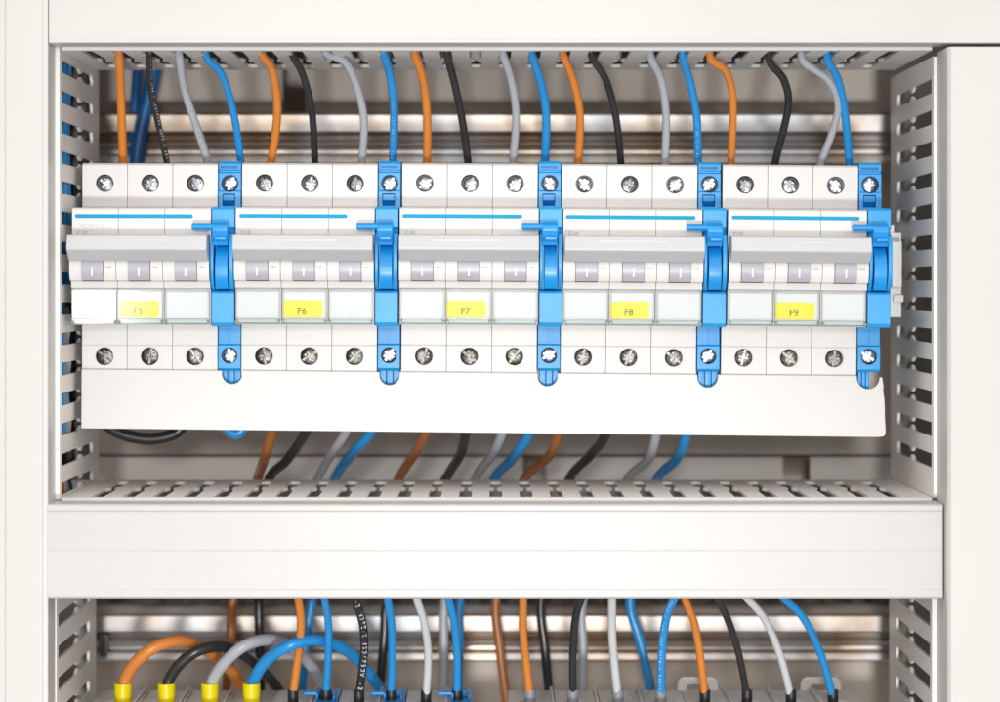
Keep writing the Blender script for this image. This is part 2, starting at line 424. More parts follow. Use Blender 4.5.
def cover_mesh():
    def f(bm):
        x0, x1, z0, z1 = 0.35, PW - 0.35, -15.9, -2.9
        box(bm, x0, x1, -24.6, -24.0, z0, z1)                       # clear front
        for a, b in ((x0, x0 + 0.6), (x1 - 0.6, x1)): box(bm, a, b, -23.95, -22.15, z0, z1, 1)
        box(bm, x0 + 0.65, x1 - 0.65, -23.95, -22.15, z1 - 0.7, z1, 1)
        box(bm, x0 + 0.65, x1 - 0.65, -23.95, -22.3, z0, z0 + 1.6, 2)
        box(bm, x0 + 0.7, x1 - 0.7, -24.95, -24.65, z0 + 1.9, z0 + 2.15, 2)
        box(bm, x0 - 0.1, x0 + 0.9, -25.3, -24.7, z0 + 0.1, z0 + 1.3, 3)
        box(bm, x1 - 0.9, x1 + 0.1, -25.3, -24.7, z0 + 0.1, z0 + 1.3, 3)
    return mesh_from(f, [M['clear'], M['clearg'], M['cleare'], M['clip']], bevel=0.08, seg=1)
cov_me = cover_mesh()
card_me = mesh_from(lambda bm: box(bm, 0.55, PW - 0.55, -22.45, -22.1, -15.4, -3.0), M['card'])
tag_me = mesh_from(lambda bm: plateXZ(bm, rrect(-7.5, 7.5, -3.25, 3.25, 1.3), -22.75, -22.5), M['yellow'])

# combi-head screw: head face at y=0, recess cup round it
def screw_mesh(m, cup, rad=2.75, cupr=3.42, depth=3.6, dome=0.5, sw=0.5):
    bm = bmesh.new(); n = 40
    prof = [(q * rad, dome * (q ** 2)) for q in (0.12, 0.35, 0.55, 0.72, 0.86, 0.95)] + [(rad, dome + 0.25), (rad, dome + 2.4)]
    rings = [[bm.verts.new((q * math.cos(2 * math.pi * k / n), y, q * math.sin(2 * math.pi * k / n))) for k in range(n)] for q, y in prof]
    for A, B in zip(rings, rings[1:]):
        for k in range(n): bm.faces.new((A[k], A[(k + 1) % n], B[(k + 1) % n], B[k]))
    bm.faces.new(rings[0]); bm.faces.new(rings[-1][::-1])
    head = finish(bm, [m], bevel=0.0)
    # union of cutters first pass by sequential cuts
    def c1(b): box(b, -sw, sw, -1, 0.95, -rad - 1, rad + 1)
    def c2(b): box(b, -1.95, 1.95, -1, 1.15, -sw * .95, sw * .95)
    def c3(b): cyl(b, (0, -0.5, 0), 1.0, 1.5, n=12, r2=0.75)
    def c4(b): cyl(b, (1.25, -0.6, 1.25), 0.5, 1.0, n=8)
    def c5(b): cyl(b, (-1.25, -0.6, -1.25), 0.5, 1.0, n=8)
    for c in (c1, c2, c3, c4, c5): head = boolean(head, c, [m], angle=25)
    bm = bmesh.new(); bm.from_mesh(head)
    bmesh.ops.scale(bm, vec=(1 / S,) * 3, verts=bm.verts)
    for f in bm.faces: f.material_index = 0
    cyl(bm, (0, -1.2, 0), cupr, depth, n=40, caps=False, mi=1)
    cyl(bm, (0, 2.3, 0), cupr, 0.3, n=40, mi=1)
    out = finish(bm, [m, cup], angle=25)
    return out
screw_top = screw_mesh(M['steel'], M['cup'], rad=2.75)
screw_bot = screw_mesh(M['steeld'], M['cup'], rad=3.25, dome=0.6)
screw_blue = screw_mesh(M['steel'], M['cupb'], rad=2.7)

def add_text(s, size, m, parent, x, y, z, name='lettering'):
    return link(name, text_mesh(s, size, m), parent, (x, y, z))

def breaker(name, n, X, Z, label, group, tagtext=None, stripe=None, lean=0.0, cat='circuit breaker'):
    e = empty(name, (X, 0, Z), (0, R(lean), 0)); tag(e, label, cat, group)
    for i in range(n):
        x = i * PW
        link('pole_housing', pole_me, e, (x, 0, 0))
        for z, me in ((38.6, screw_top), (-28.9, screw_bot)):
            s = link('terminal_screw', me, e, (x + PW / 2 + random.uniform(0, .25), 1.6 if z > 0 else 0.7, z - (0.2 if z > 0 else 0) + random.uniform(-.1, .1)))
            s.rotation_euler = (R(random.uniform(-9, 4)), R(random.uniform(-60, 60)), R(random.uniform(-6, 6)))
        t = link('toggle', tog_me, e, (x + PW / 2, 0, 0)); link('on_mark', mark_me, t)
        add_text('I ON', 1.15, M['ink'], e, x + PW / 2 + 6.0, -28.3, 5.6, 'on_lettering')
        link('label_card', card_me, e, (x, 0, 0))
        link('label_cover', cov_me, e, (x, 0, 0))
    link('handle_bar', bar_mesh(n), e)
    rid = mesh_from(lambda bm: (box(bm, n * PW * .24, n * PW * .74, -34.75, -34.2, 15.2, 16.3)), M['bar'], bevel=0.2)
    link('bar_ridge', rid, e)
    if tagtext:
        tg = link('name_tag', tag_me, e, (25.7 + random.uniform(-.3, .3), 0, -10.25)); tg.rotation_euler = (0, R(random.uniform(-1.0, 1.0)), 0)
        add_text(tagtext, 3.7, M['tagink'], tg, -0.4, -22.82, -0.9)
        st = mesh_from(lambda bm: plateXZ(bm, rrect(stripe[0], stripe[1], 24.35, 25.85, 0.7), -22.10, -21.95), M['stripe'])
        link('brand_stripe', st, e)
        add_text('MCN 310', 2.3, M['inkpale'], e, 7.6, -22.06, 21.3, 'type_lettering')
        add_text('C10', 2.2, M['ink'], e, 3.9, -22.06, 18.6, 'rating_lettering')
    return e

X0 = [-159.1, -96.9, -34.5, 27.7, 90.3]
names = ['F5', 'F6', 'F7', 'F8', 'F9']
strp = [(1.2, 46.1), (1.4, 42.5), (1.0, 46.7), (0.9, 50.3), (1.4, 50.1)]
zoff = [0.0, 0.1, 0.05, -0.3, -0.5]
leans = [0.1, 0.25, 0.3, 0.45, 0.55]
extra = ['its label washed out by a bright reflection', 'between two blue terminals at the left', 'in the middle of the row', 'fourth in the row', 'last in the row at the right']
for i in range(5):
    breaker('circuit_breaker', 3, X0[i], zoff[i], 'white three pole breaker with yellow tag %s, %s' % (names[i], extra[i]),
            'three pole breakers in the upper row', names[i], strp[i], leans[i])

# ================================================================== blue neutral terminals
BW = 9.0
bprof = [(44, 47.2), (1.4, 47.2), (0.4, 46.2), (0.2, 43.8), (1.2, 43.6), (1.2, 42.9), (0.0, 42.6), (0.0, 35.6), (-0.9, 35.3), (-0.9, 28.6), (-21.2, 28.6), (-22.2, 27.6),
         (-22.2, 21.0), (-20.0, 19.5), (-19.0, 16), (-19.0, -2.8), (-22.5, -3.4), (-23.2, -4.2), (-23.2, -15.4), (-22.2, -16.8), (0, -17.2), (0, -24.2), (-1.0, -24.6), (-1.0, -33.6), (0.2, -34.6),
         (6, -34.8), (44, -34.8)]
blue_me = mesh_from(lambda bm: prism(bm, bprof, 0.15, BW - 0.15), M['blue'], bevel=0.2)
def cut_blue(bm):
    cyl(bm, (BW / 2, -3, 38.4), 3.35, 9, n=36)
    cyl(bm, (BW / 2, -3, -28.6), 3.15, 9, n=36)
    box(bm, 1.7, 6.6, -3, 5, 29.6, 34.4)
    box(bm, 0.9, 7.6, -1.5, 2.5, 44.3, 45.2)
    box(bm, 4.35, 4.6, -3, 0.5, -24.0, -17.8)
blue_me = boolean(blue_me, cut_blue, [M['blue']])
sock_me = mesh_from(lambda bm: prism(bm, [(-0.7, 31.8), (-0.7, 34.0), (3, 34.0), (3, 29.7), (2, 29.7)], 1.95, 6.35), M['blue2'], bevel=0.1)
def cheek(bm, x0, x1):
    # curved side cheeks that flank the lever
    p = [(-21, 19.0), (-24.6, 18.0), (-26.8, 14), (-27.6, 8.0), (-26.8, 2), (-24.4, -1.6), (-22, -3.0), (-18.8, -3.0), (-18.8, 19)]
    prism(bm, p, x0, x1)
cheek_me = [mesh_from(lambda bm: cheek(bm, 0.2, 1.35), M['blue'], bevel=0.2), mesh_from(lambda bm: cheek(bm, 7.2, 8.8), M['blue'], bevel=0.2)]
def lever(bm):
    prism(bm, arc(-16.5, 4.5, 11.0, 13.6, -2.6, 12) + [(-19.3, -2.6), (-19.3, 13.6)], 1.95, 6.75)
lever_me = mesh_from(lever, M['blue2'], bevel=0.25)
def hookblock(bm):
    prism(bm, [(-21.5, 22.8), (-27.5, 22.8), (-29.5, 21.5), (-29.9, 19.5), (-28.9, 16.6), (-27.6, 15.4), (-27.2, 13.8), (-21.5, 13.8)], 1.0, 6.95)
hook_me = mesh_from(hookblock, M['blue2'], bevel=0.45, seg=3)
lip_me = mesh_from(lambda bm: box(bm, 2.2, 6.4, -30.4, -29.0, 15.9, 17.0), M['blue2'], bevel=0.25)
pin_me = mesh_from(lambda bm: cyl(bm, (-6.7, -28.0, 20.9), 1.45, 8.6, axis='X', n=24), M['blue2'], bevel=0.4)
def tail_mesh(w):
    def f(bm):
        for k in range(3):
            a = 0.9 + w / 3 * k
            prism(bm, [(2.6, -33.0), (2.6, -42.5), (3.6, -45.5), (6, -47), (10, -47), (10, -33)], a, a + w / 3 - 0.12)
    return mesh_from(f, M['blue'], bevel=0.25)
def neutral(X, Z, label, group, sdx=0.0, tailw=7.8, lean=0.0, hook=True):
    e = empty('neutral_terminal', (X, 0, Z), (0, R(lean), 0)); tag(e, label, 'terminal', group)
    link('body', blue_me, e); link('socket', sock_me, e)
    for c in cheek_me: link('cheek', c, e)
    l = link('lever', lever_me, e); link('hook', hook_me, l); link('hook_lip', lip_me, l); link('pin', pin_me, e)
    link('tail', tail_mesh(tailw), e)
    for z, dx in ((38.4, sdx), (-28.6, sdx * 0.6)):
        s = link('terminal_screw', screw_blue, e, (BW / 2 + dx * 0.3, 0.9, z))
        s.rotation_euler = (R(random.uniform(-3, 3)), R(random.uniform(-60, 60)), R(sdx * 4))
    return e
bl = ['blue neutral terminal with pin lever between breakers F5 and F6', 'blue neutral terminal with pin lever between breakers F6 and F7',
      'blue neutral terminal with pin lever between breakers F7 and F8', 'blue neutral terminal with pin lever between breakers F8 and F9',
      'blue neutral terminal with pin lever at the right end beside breaker F9']
for i in range(5):
    neutral(X0[i] + 53.1, zoff[i], bl[i], 'blue neutral terminals of the upper row', sdx=[0.9, 0.2, -0.2, -0.4, -0.5][i],
            tailw=7.8 if i < 4 else 4.6, lean=leans[i])

# white end bracket beside F9
def endst(bm):
    box(bm, 0, 4.6, 14, 44, -14.0, 19.5)
    box(bm, -0.6, 3.4, 6, 13.9, -2, 16)
    box(bm, 1.0, 5.2, 12.5, 13.9, -8, -5)
tag(link('end_bracket', mesh_from(endst, M['housing'], bevel=0.4), loc=(158.4, 0, 0)), 'small white end bracket peeking out right of the last blue terminal', 'bracket')

# ================================================================== long white cover strip
CY = -2.2
def cp(px, py):
    p = W(px, py, CY); return (p.x, p.z)
pts = [cp(81.5, 369.3)]
for cx_, r_, zb_ in ((232, 10.0, 384.0), (389.5, 10.0, 385.2), (547.5, 10.0, 386.3), (707.7, 10.2, 387.6)):
    ty = 369.3 + (cx_ - 81.5) / 800 * 6.8
    pts.append(cp(cx_ - r_, ty))
    for k in range(0, 13):
        a = math.pi - math.pi * k / 12
        pts.append(cp(cx_ + r_ * math.cos(a), zb_ - r_ + r_ * math.sin(a)))
    pts.append(cp(cx_ + r_, ty))
pts.append(cp(857, 375.8))
for k in range(0, 13):
    a = math.pi - math.pi * k / 12
    pts.append(cp(868.3 + 11.3 * math.cos(a), 377.8 + 11.3 * math.sin(a)))
pts += [cp(x, y) for x, y in ((879.6, 376.6), (881.0, 377.6), (882.4, 377.0), (882.8, 381), (883.6, 386), (883.3, 391), (884.4, 398), (884.9, 408), (885.0, 418), (885.6, 426), (885.7, 433.5),
                              (884.2, 436.4), (878.5, 437.2))]
pts.append(cp(81.2, 428.4))
def coverstrip(bm):
    a = [bm.verts.new((x, CY, z)) for x, z in pts]; b = [bm.verts.new((x, CY + 1.5, z)) for x, z in pts]
    n = len(pts); bm.faces.new(a); bm.faces.new(b[::-1])
    for i in range(n): bm.faces.new((a[i], b[i], b[(i + 1) % n], a[(i + 1) % n]))
    # bottom return flange of the strip
    (xl, zl), (xr, zr) = cp(82.2, 427.4), cp(877.5, 436.0)
    v = [bm.verts.new(q) for q in ((xl, CY + 1.55, zl), (xr, CY + 1.55, zr), (xr, CY + 24, zr), (xl, CY + 24, zl),
                                   (xl, CY + 1.55, zl + 1.4), (xr, CY + 1.55, zr + 1.4), (xr, CY + 24, zr + 1.4), (xl, CY + 24, zl + 1.4))]
    for f in ((0, 1, 2, 3), (4, 5, 6, 7), (0, 1, 5, 4), (2, 3, 7, 6), (1, 2, 6, 5), (0, 3, 7, 4)): bm.faces.new([v[i] for i in f])
M['strip'] = mat('white busbar cover plastic', (0.67, 0.65, 0.63), 0.33, var=0.02, scale=20, bump=0.1, bscale=120)
tag(link('cover_strip', mesh_from(coverstrip, M['strip'], bevel=0.25)), 'long plain white cover strip under the upper breakers, right end roughly cut', 'cover')

# ================================================================== wires
def wire(color, pts2, r, label, group, ferrule=None, printing=None, pside=0.0, name='wire'):
    r *= 0.95
    pts3 = [W(*p) for p in pts2]
    path = catmull(pts3, 8)
    org = path[-1].copy()
    o = link(name, tube_mesh([p - org for p in path], r, WIRE[color]), None, org)
    tag(o, label, 'wire', group)
    if ferrule:
        fm, fr, fz0, fz1 = ferrule
        base = path[-1]
        def f(bm):
            cyl(bm, (0, 0, fz0 - org.z), fr * 0.93, fz1 - fz0, axis='Z', n=28, r2=fr, caps=False)
            cyl(bm, (0, 0, fz0 - org.z), fr * 0.93 - 0.45, fz1 - fz0, axis='Z', n=28, r2=fr - 0.4, caps=False)
            bmr = bmesh.new()
        def g(bm):
            n = 28; z0, z1 = fz0 - org.z, fz1 - org.z
            prof = [(fr * 0.93, z0), (fr * 0.97, z0 + (z1 - z0) * .5), (fr, z1), (fr - 0.45, z1), (fr * 0.9 - 0.6, z0)]
            rings = [[bm.verts.new((q * math.cos(2 * math.pi * k / n), q * math.sin(2 * math.pi * k / n), z)) for k in range(n)] for q, z in prof]
            for a in range(len(rings)):
                A, B = rings[a], rings[(a + 1) % len(rings)]
                for k in range(n): bm.faces.new((A[k], A[(k + 1) % n], B[(k + 1) % n], B[k]))
        link('ferrule', mesh_from(g, fm, angle=50), o)
    if printing:
        s, size, m, step, start = printing
        bm = bmesh.new(); L = 0; nxt = start; k = 0
        for a, b in zip(path, path[1:]):
            seg = (b - a).length
            while nxt < L + seg and nxt >= L:
                ch = s[k % len(s)]; k += 1
                if ch != ' ' and b.z < a.z:
                    p = a.lerp(b, (nxt - L) / seg); t = (b - a).normalized()
                    ang = math.atan2(t.x, -t.z)
                    me = text_mesh(ch, size, m, 0.02).copy()
                    # reading downwards: glyph baseline runs along the wire
                    me.transform(Matrix.Translation((p - org) * S + Vector((pside * r * S, -math.sqrt(1 - pside * pside) * r * S * 1.03 - 0.00004, 0))) @ Matrix.Rotation(R(90) - ang, 4, 'Y'))
                    bm.from_mesh(me); bpy.data.meshes.remove(me)
                nxt += step
            L += seg
        me = bpy.data.meshes.new('p'); bm.to_mesh(me); bm.free(); me.materials.append(m)
        link('printing', me, o)
    return o

CN = {'orange': 'orange', 'black': 'black', 'grey': 'grey', 'blue': 'blue', 'pale': 'pale grey', 'brown': 'brown', 'rust': 'orange brown', 'rust2': 'dull orange', 'navy': 'dark blue'}
PR = 'H07Z-K 450/750V '
G1 = 'wires dropping from the top duct into the breakers'
top = [
 ('orange', [(119, 55), (121, 100), (123, 163)], 1.75, None, 'F5', 0),
 ('black', [(149, 55), (151, 90), (159, 127), (167, 163)], 1.35, 'w', 'F5', 1),
 ('grey', [(179, 55), (184, 88), (196, 125), (208, 163)], 1.65, 'k', 'F5', 2),
 ('blue', [(207, 58), (222, 75), (234, 115), (241, 163)], 1.55, None, 'F5', 3),
 ('orange', [(262, 54), (272, 70), (277, 100), (276, 130), (271, 163)], 1.75, None, 'F6', 0),
 ('black', [(292, 54), (303, 75), (312, 112), (315, 163)], 1.5, None, 'F6', 1),
 ('grey', [(326, 53), (345, 62), (358, 90), (364, 122), (362, 163)], 1.65, None, 'F6', 2),
 ('blue', [(384, 54), (390, 75), (394, 108), (393, 163)], 1.75, 'w', 'F6', 3),
 ('orange', [(415, 54), (423, 80), (427, 115), (427, 163)], 1.75, None, 'F7', 0),
 ('black', [(447, 55), (455, 85), (463, 125), (468, 163)], 1.6, None, 'F7', 1),
 ('grey', [(503, 54), (511, 80), (516, 115), (513, 163)], 1.65, None, 'F7', 2),
 ('blue', [(532, 55), (540, 80), (546, 112), (545, 163)], 1.75, None, 'F7', 3),
 ('orange', [(563, 54), (573, 80), (580, 115), (578, 163)], 1.65, None, 'F8', 0),
 ('black', [(592, 57), (606, 80), (616, 118), (621, 163)], 1.5, None, 'F8', 1),
 ('grey', [(651, 58), (661, 80), (666, 115), (665, 163)], 1.65, None, 'F8', 2),
 ('blue', [(683, 58), (691, 85), (697, 120), (698, 163)], 1.65, 'w', 'F8', 3),
 ('orange', [(711, 59), (726, 72), (733, 102), (731, 163)], 1.6, None, 'F9', 0),
 ('black', [(770, 62), (784, 80), (788, 108), (775, 163)], 1.6, None, 'F9', 1),
 ('grey', [(803, 61), (828, 80), (838, 105), (832, 133), (821, 163)], 1.55, None, 'F9', 2),
 ('blue', [(828, 61), (838, 80), (845, 115), (849, 163)], 1.7, None, 'F9', 3)]
ordn = ['first', 'second', 'third', 'blue']
for c, p, r, pr, bk, k in top:
    n = len(p); P3 = []
    x0, y0 = p[0]
    P3.append((x0 - 5, 20, 2)); P3.append((x0 - 1.5, 40, -9))
    for j, (x, y) in enumerate(p): P3.append((x, y, -13 + 31 * min(1, (y - 52) / 108) ** 0.7 if y > 52 else -13))
    P3.append((p[-1][0], 178, 18)); P3.append((p[-1][0], 190, 18))
    lab = '%s wire dropping into the %s top terminal of breaker %s' % (CN[c], ordn[k], bk) if k < 3 else 'blue wire dropping into the blue terminal right of breaker %s' % bk
    pm = None
    if pr == 'w': pm = (PR, 1.5, M['mark'], 1.35, 14)
    if pr == 'k': pm = (PR, 1.7, M['tagink'], 1.4, 14)
    wire(c, P3, r, lab, G1, printing=pm, pside=0.35 if pr == 'w' and c == 'black' else (-0.2 if pr == 'w' else 0.1))

G2 = 'wires leaving the breakers behind the cover strip'
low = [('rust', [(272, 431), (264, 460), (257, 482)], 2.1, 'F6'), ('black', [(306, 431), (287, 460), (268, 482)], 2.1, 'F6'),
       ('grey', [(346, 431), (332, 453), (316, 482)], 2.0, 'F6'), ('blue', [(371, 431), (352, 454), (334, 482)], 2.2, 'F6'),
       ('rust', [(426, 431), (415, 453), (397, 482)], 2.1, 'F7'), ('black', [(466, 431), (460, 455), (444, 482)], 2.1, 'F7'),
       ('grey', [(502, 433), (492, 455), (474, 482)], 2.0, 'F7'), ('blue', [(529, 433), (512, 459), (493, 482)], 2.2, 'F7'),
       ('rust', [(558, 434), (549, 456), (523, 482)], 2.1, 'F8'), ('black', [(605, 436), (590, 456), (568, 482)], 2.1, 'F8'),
       ('grey', [(656, 436), (648, 460), (626, 482)], 2.0, 'F8'), ('blue', [(686, 436), (676, 460), (656, 482)], 2.2, 'F8')]
ends = {}
back_end = {0: (233, 'orange'), 1: (259, 'black'), 3: (311, 'blue'), 5: (385, 'black'), 6: (444, 'grey'), 7: (459, 'blue'), 8: (497, 'brown'), 9: (542, 'black'), 10: (583, 'grey'), 11: (631, 'blue')}
tails = {0: [(233, 600), (230, 650), (224, 712)], 1: [(259, 600), (260, 650), (261, 712)], 3: [(312, 600), (305, 650), (300, 712)], 5: [(388, 600), (384, 640), (378, 712)],
         6: [(445, 600), (444, 650), (442, 712)], 7: [(460, 598), (459, 640), (457, 712)], 8: [(496, 600), (500, 650), (508, 712)], 9: [(541, 600), (545, 650), (551, 712)],
         10: [(583, 600), (583, 650), (582, 712)], 11: [(630, 600), (641, 645), (656, 712)]}
for j, (c, p, r, bk) in enumerate(low):
    P3 = [(p[0][0] + 8, 385, 14), (p[0][0] + 4, 408, 16), (p[0][0], p[0][1], 22), (p[1][0], p[1][1], 40), (p[2][0], p[2][1], 62)]
    if j in tails:
        t = tails[j]; P3 += [((p[2][0] + t[0][0]) / 2, 540, 76)] + [(x, y, 78) for x, y in t]
    else:
        P3 += [(p[2][0] - 14, 520, 74), (p[2][0] - 20, 570, 76)]
    wire(c, P3, r, '%s wire sloping down out of breaker %s below the cover strip' % (CN[c], bk), G2)
wire('black', [(95, 395, 40), (100, 418, 40), (120, 433, 40), (148, 439, 40), (174, 434, 40), (185, 420, 40), (190, 395, 40)], 2.6,
     'thick black cable looping out below the left end of the cover strip', G2, name='cable')
wire('blue', [(205, 400, 30), (222, 424, 30), (236, 433.5, 30), (245, 424, 30), (248, 400, 30)], 2.5,
     'tip of a blue wire loop peeking out under the cover strip below F5', G2)
wire('navy', [(160, 10, 105), (155, 60, 105), (149, 95, 105), (141, 130, 105), (136, 165, 104), (134, 200, 100)], 3.4,
     'thick dark blue cable hanging far behind the first black wire at top left', 'cables hanging far back', name='cable')
wire('navy', [(140, 10, 110), (138, 60, 112), (134, 120, 112), (131, 175, 110)], 2.4,
     'blurred blue cable hanging far back beside the first orange wire', 'cables hanging far back', name='cable')

# wires inside the ducts (seen through the slots)
GD = 'cables lying inside the ducts'
def inner(color, a, b, r, label, wob=1.5, name='cable'):
    n = 9; P3 = []
    a, b = Vector(a), Vector(b)
    for i in range(n):
        q = a.lerp(b, i / (n - 1)) + Vector((random.uniform(-wob, wob) if abs(a.x - b.x) < 5 else 0, random.uniform(-wob, wob), random.uniform(-wob, wob) if abs(a.z - b.z) < 5 else 0))
        P3.append(q)
    path = catmull(P3, 6); org = path[0].copy()
    o = link(name, tube_mesh([p - org for p in path], r, WIRE[color], n=12), None, org); tag(o, label, 'cable', GD)
inner('blue', (-166.1, -10, 118), (-166.1, -11, -66), 2.6, 'front blue cable seen through the slots of the left duct', 0.3)
inner('blue', (-166.3, -1, 118), (-166.3, 0, -2), 2.8, 'second blue cable behind the front one in the upper slots of the left duct', 0.5)
inner('grey', (-167, -1, -10), (-166.8, 0, -66), 3.3, 'grey cable behind the blue one in the lower slots of the left duct', 0.5)
inner('black', (-167.5, 13, 118), (-167.5, 14, -76), 3.2, 'black cable deep inside the left duct', 1.0)
inner('grey', (-168, 26, 118), (-168, 27, -76), 3.4, 'grey cable deepest inside the left duct', 1.0)
inner('orange', (-164.6, -14, -72), (-164.9, -2, -88), 1.1, 'orange wire in the lower left corner slot of the duct', 0.3, 'wire')
inner('blue', (-164.6, -8, -72), (-164.9, 4, -88), 1.1, 'blue wire in the lower left corner slot of the duct', 0.3, 'wire')
inner('black', (-164.6, -1, -72), (-164.9, 11, -88), 1.2, 'black wire in the lower left corner slot of the duct', 0.3, 'wire')
inner('black', (-150, -14, 98), (155, -14, 98), 2.0, 'front black cable lying in the top duct', 1.6)
inner('blue', (-75, -13, 92.3), (25, -12, 92.5), 2.0, 'blue cable lying in the middle of the top duct', 1.6)
inner('orange', (-68, -3, 92.5), (118, -4, 93), 1.8, 'orange cable lying in the middle of the top duct', 1.6)
inner('grey', (-140, 14, 103), (150, 16, 102), 2.0, 'grey cable lying along the back of the top duct', 1.6)
inner('black', (-120, 24, 98), (158, 22, 99), 2.2, 'black cable lying along the back of the top duct', 1.6)
inner('brown', (-5, -10, -87), (45, -12, -87), 2.0, 'brown cable lying in the bottom duct under F7 and F8', 1.6)
inner('black', (5, -2, -88), (140, 2, -90), 2.0, 'black cable lying in the right half of the bottom duct', 1.6)
inner('navy', (58, -13, -87), (100, -10, -89), 2.0, 'dark blue cable lying in the right half of the bottom duct', 1.6)
inner('grey', (60, 8, -90), (155, 6, -92), 2.0, 'grey cable lying in the right end of the bottom duct', 1.6)

# ================================================================== lower row
ZL = -167.0 - 46.4
breaker('circuit_breaker', 4, -157.9, ZL, 'white four pole breaker under the four yellow ferrules', 'breakers of the lower row')
for i in range(3):
    lab = ['at the left under the orange wire', 'in the middle under the printed black wire', 'at the right under the pale grey wire'][i]
    breaker('circuit_breaker', 1, -87.2 + 26.8 * i, ZL, 'white single pole breaker of the lower row, %s' % lab, 'breakers of the lower row')
    n = neutral(-87.2 + 26.8 * i + PW + 0.05, ZL, 'blue neutral terminal of the lower row, %s of three' % ['leftmost', 'middle', 'rightmost'][i], 'blue neutral terminals of the lower row')
    n_hook = mesh_from(lambda bm: (cyl(bm, (-4.4, 17, 50.0), 0.85, 5.2, axis='X', n=16), box(bm, 0.6, 8.0, 24.5, 26.0, 47.3, 49.6), box(bm, 0.6, 1.4, 15, 24.4, 47.3, 50.4), box(bm, 7.2, 8.0, 15, 24.4, 47.3, 49.4)), M['blue2'], bevel=0.3)
    link('top_hook', n_hook, n)
breaker('circuit_breaker', 4, 7.2, ZL, 'white four pole breaker under the four grey ferrules', 'breakers of the lower row')
breaker('circuit_breaker', 4, 77.9, ZL, 'white four pole breaker at the right under four black ferrules', 'breakers of the lower row')
# ridges between the poles on top (thin walls) and the clip tabs behind
ridge_me = mesh_from(lambda bm: (box(bm, -0.55, 0.55, 4, 43, 0.1, 1.7), box(bm, 1.0, 1.7, 6, 40, 0.1, 1.2)), M['housing'], bevel=0.2)
for o in [o for o in list(C.objects) if o.get('group') == 'breakers of the lower row']:
    np_ = len([c for c in o.children if c.name.startswith('pole_housing')])
    for k in range(1 if np_ > 1 else 0, np_ + (1 if np_ == 1 else 0)):
        if np_ == 1 and k == 0: continue
        link('top_ridge', ridge_me, o, (k * PW - (0 if np_ > 1 else 1.3), 0, 46.4))
tab_out = rrect(-8.4, 8.4, 0, 9.5, 3.0)
tab_me = mesh_from(lambda bm: plateXZ(bm, tab_out, 0, 2.2), M['housing'], bevel=0.5)
tab_me = boolean(tab_me, lambda bm: plateXZ(bm, rrect(-4.6, 4.6, 2.6, 6.6, 1.6), -1, 4), [M['housing']])
last = [o for o in C.objects if o.get('label', '').startswith('white four pole breaker at the right')][0]
for px in (697.5, 820.5):
    p = W(px, 697, 46)
    link('clip_tab', tab_me, last, (p.x - 77.9, 44.2, p.z - ZL - 1.0))

G3 = 'wires running into the lower row of breakers'
yf = (M['ferruley'], 3.5, -168.5, -159.6)
arcs = [('rust2', [(123, 694, 18), (126, 678, 18), (137, 661, 16), (157, 646, 16), (184, 641, 22), (209, 652, 34), (232, 672, 48), (256, 712, 60)], 2.6, 'first yellow ferrule from the left'),
        ('black', [(166.5, 694, 18), (170, 678, 18), (183, 661, 17), (203, 649, 18), (229, 648, 26), (255, 664, 38), (277, 688, 50), (292, 715, 60)], 2.4, 'second yellow ferrule from the left'),
        ('grey', [(210, 694, 18), (214, 678, 18), (226, 661, 15), (246, 645, 14), (272, 640, 22), (298, 652, 36), (318, 676, 50), (334, 712, 60)], 2.5, 'third yellow ferrule from the left'),
        ('blue', [(251.5, 694, 18), (254, 680, 18), (267, 660, 12), (291, 645, 8), (318, 640, 14), (346, 650, 26), (368, 672, 40), (395, 712, 55)], 2.5, 'fourth yellow ferrule from the left')]
for c, p, r, l in arcs:
    wire(c, p[::-1], r, 'thick %s cable arching up out of the %s' % (CN[c], l), 'arching cables in the yellow ferrules', ferrule=yf, name='cable')
fb = (M['ferruleb'], 2.15, -170, -162.2); fg = (M['ferruleg'], 2.3, -170, -162.0)
thin = [('orange', [(298, 596), (301, 625), (297, 665), (293, 696)], 1.7, fb, None, 'the first black ferrule, left of all thin wires'),
        ('blue', [(324, 596), (328.5, 625), (328, 660), (326, 696)], 1.55, fb, None, 'the leftmost blue terminal of the lower row'),
        ('black', [(355, 596), (363, 625), (364, 655), (359, 696)], 1.75, fb, 1, 'the middle single pole breaker, white print running down it'),
        ('blue', [(387, 596), (391.5, 625), (392, 660), (391, 696)], 1.65, fb, None, 'the middle blue terminal of the lower row'),
        ('pale', [(416, 596), (424, 622), (428, 655), (426, 699)], 1.65, fb, None, 'the rightmost single pole breaker'),
        ('blue', [(448, 596), (454, 622), (457, 655), (457, 696)], 1.65, fb, None, 'the rightmost blue terminal of the lower row'),
        ('orange', [(523, 596), (523, 630), (526, 660), (530, 698)], 1.7, fg, None, 'the first grey ferrule'),
        ('black', [(584, 592), (576, 615), (573, 650), (573, 698)], 1.6, fg, None, 'the second grey ferrule'),
        ('pale', [(612, 596), (612, 630), (614, 660), (618, 698)], 1.75, fg, None, 'the third grey ferrule'),
        ('blue', [(676, 594), (667, 615), (662, 650), (661, 698)], 1.75, fg, 2, 'the fourth grey ferrule'),
        ('orange', [(684, 596), (694, 622), (700, 655), (705, 698)], 1.6, fb, None, 'the first black ferrule of the right breaker'),
        ('black', [(716, 594), (728, 620), (739, 655), (747, 698)], 1.5, fb, None, 'the second black ferrule of the right breaker'),
        ('pale', [(742, 592), (764, 618), (780, 655), (791, 698)], 1.6, fb, None, 'the third black ferrule of the right breaker'),
        ('blue', [(780, 594), (802, 616), (820, 652), (833, 698)], 1.6, fb, None, 'the fourth black ferrule, rightmost wire of the lower bay')]
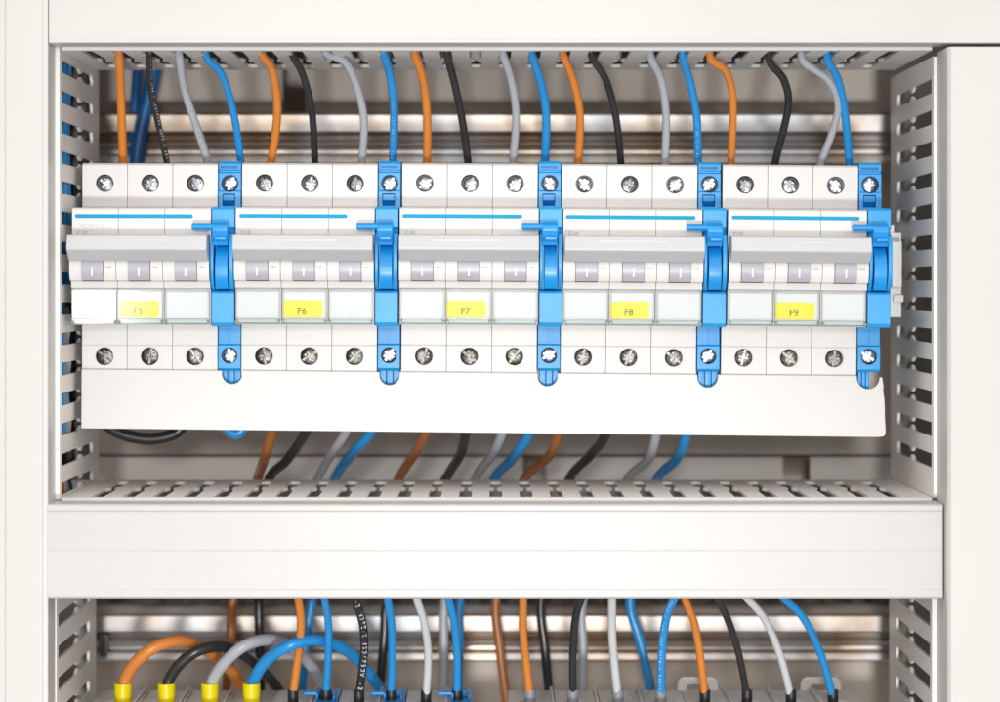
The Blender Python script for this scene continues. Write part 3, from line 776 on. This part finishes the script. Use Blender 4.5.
for c, p, r, f, pr, l in thin:
    P3 = [(p[0][0] - 3 * (1 if p[1][0] >= p[0][0] else -1), 572, 0)]
    P3 += [(x, y, 18 * max(0, min(1, (y - 590) / 90))) for x, y in p]
    P3.append((p[-1][0], 705, 18))
    # end point used for the ferrule position
    pm = None
    if pr == 1: pm = ('-2 H07Z-K 450/750V ', 2.5, M['mark'], 2.0, 12)
    if pr == 2: pm = (PR, 1.5, M['mark'], 1.5, 12)
    wire(c, P3, r, 'thin %s wire running down into %s' % (CN[c], l), G3, ferrule=f, printing=pm, pside=-0.35 if pr == 2 else 0.1)

# ================================================================== camera, light, world
cam = bpy.data.cameras.new('camera'); co = bpy.data.objects.new('camera', cam); C.objects.link(co)
co.location = (0, -D * S, 0); co.rotation_euler = (R(90), 0, 0)
cam.sensor_width = 36; cam.lens = F * 36 / 1000
cam.shift_x = (500 - PCX) / 1000; cam.shift_y = -(351 - PCY) / 1000
cam.clip_start = 0.02; cam.clip_end = 50
cam.dof.use_dof = True; cam.dof.focus_distance = 0.885; cam.dof.aperture_fstop = 7.5
sc.camera = co

def area(name, loc, target, size, power, col):
    l = bpy.data.lights.new(name, 'AREA'); l.shape = 'DISK'; l.size = size; l.energy = power; l.color = col
    o = bpy.data.objects.new(name, l); C.objects.link(o); o.location = loc
    o.rotation_euler = (Vector(target) - Vector(loc)).to_track_quat('-Z', 'Y').to_euler()
    return o
area('key_lamp', (0.02, -1.9, -0.41), (0, 0, 0), 0.14, 18.5, (0.97, 0.985, 1.0))
area('fill_lamp', (-0.05, -2.35, 0.245), (0, 0, -0.06), 0.20, 11.5, (1.0, 0.985, 0.965))
area('glare_lamp', (-0.302, -0.93, -0.013), (-0.14, 0, 0), 0.042, 0.15, (1, 1, 1))  # added lamp, set where its reflection makes the glare on F5

w = bpy.data.worlds.new('World'); sc.world = w; w.use_nodes = True
nt = w.node_tree; bg = nt.nodes['Background']; bg.inputs['Strength'].default_value = 0.55
tc = nt.nodes.new('ShaderNodeTexCoord')
no = nt.nodes.new('ShaderNodeTexNoise'); no.inputs['Scale'].default_value = 2.6; no.inputs['Detail'].default_value = 2
cr = nt.nodes.new('ShaderNodeValToRGB')
cr.color_ramp.elements[0].position = 0.36; cr.color_ramp.elements[0].color = (0.30, 0.275, 0.26, 1)
cr.color_ramp.elements[1].position = 0.62; cr.color_ramp.elements[1].color = (1.6, 1.6, 1.66, 1)
e = cr.color_ramp.elements.new(0.5); e.color = (1.1, 1.0, 0.86, 1)
nt.links.new(tc.outputs['Generated'], no.inputs['Vector']); nt.links.new(no.outputs['Fac'], cr.inputs['Fac'])
sx = nt.nodes.new('ShaderNodeSeparateXYZ'); nt.links.new(tc.outputs['Generated'], sx.inputs[0])
mr = nt.nodes.new('ShaderNodeMapRange'); mr.interpolation_type = 'SMOOTHSTEP'
mr.inputs['From Min'].default_value = -0.2; mr.inputs['From Max'].default_value = 0.5
mr.inputs['To Min'].default_value = 0.72; mr.inputs['To Max'].default_value = 2.3
nt.links.new(sx.outputs['Z'], mr.inputs['Value'])
vm = nt.nodes.new('ShaderNodeVectorMath'); vm.operation = 'SCALE'
nt.links.new(cr.outputs['Color'], vm.inputs[0]); nt.links.new(mr.outputs[0], vm.inputs['Scale'])
nt.links.new(vm.outputs[0], bg.inputs['Color'])

sc.render.engine = 'CYCLES'
sc.cycles.transparent_max_bounces = 16
sc.view_settings.view_transform = 'Standard'; sc.view_settings.look = 'None'
sc.view_settings.exposure = -0.06; sc.view_settings.gamma = 1.0
sc.render.resolution_x = 1024; sc.render.resolution_y = 719
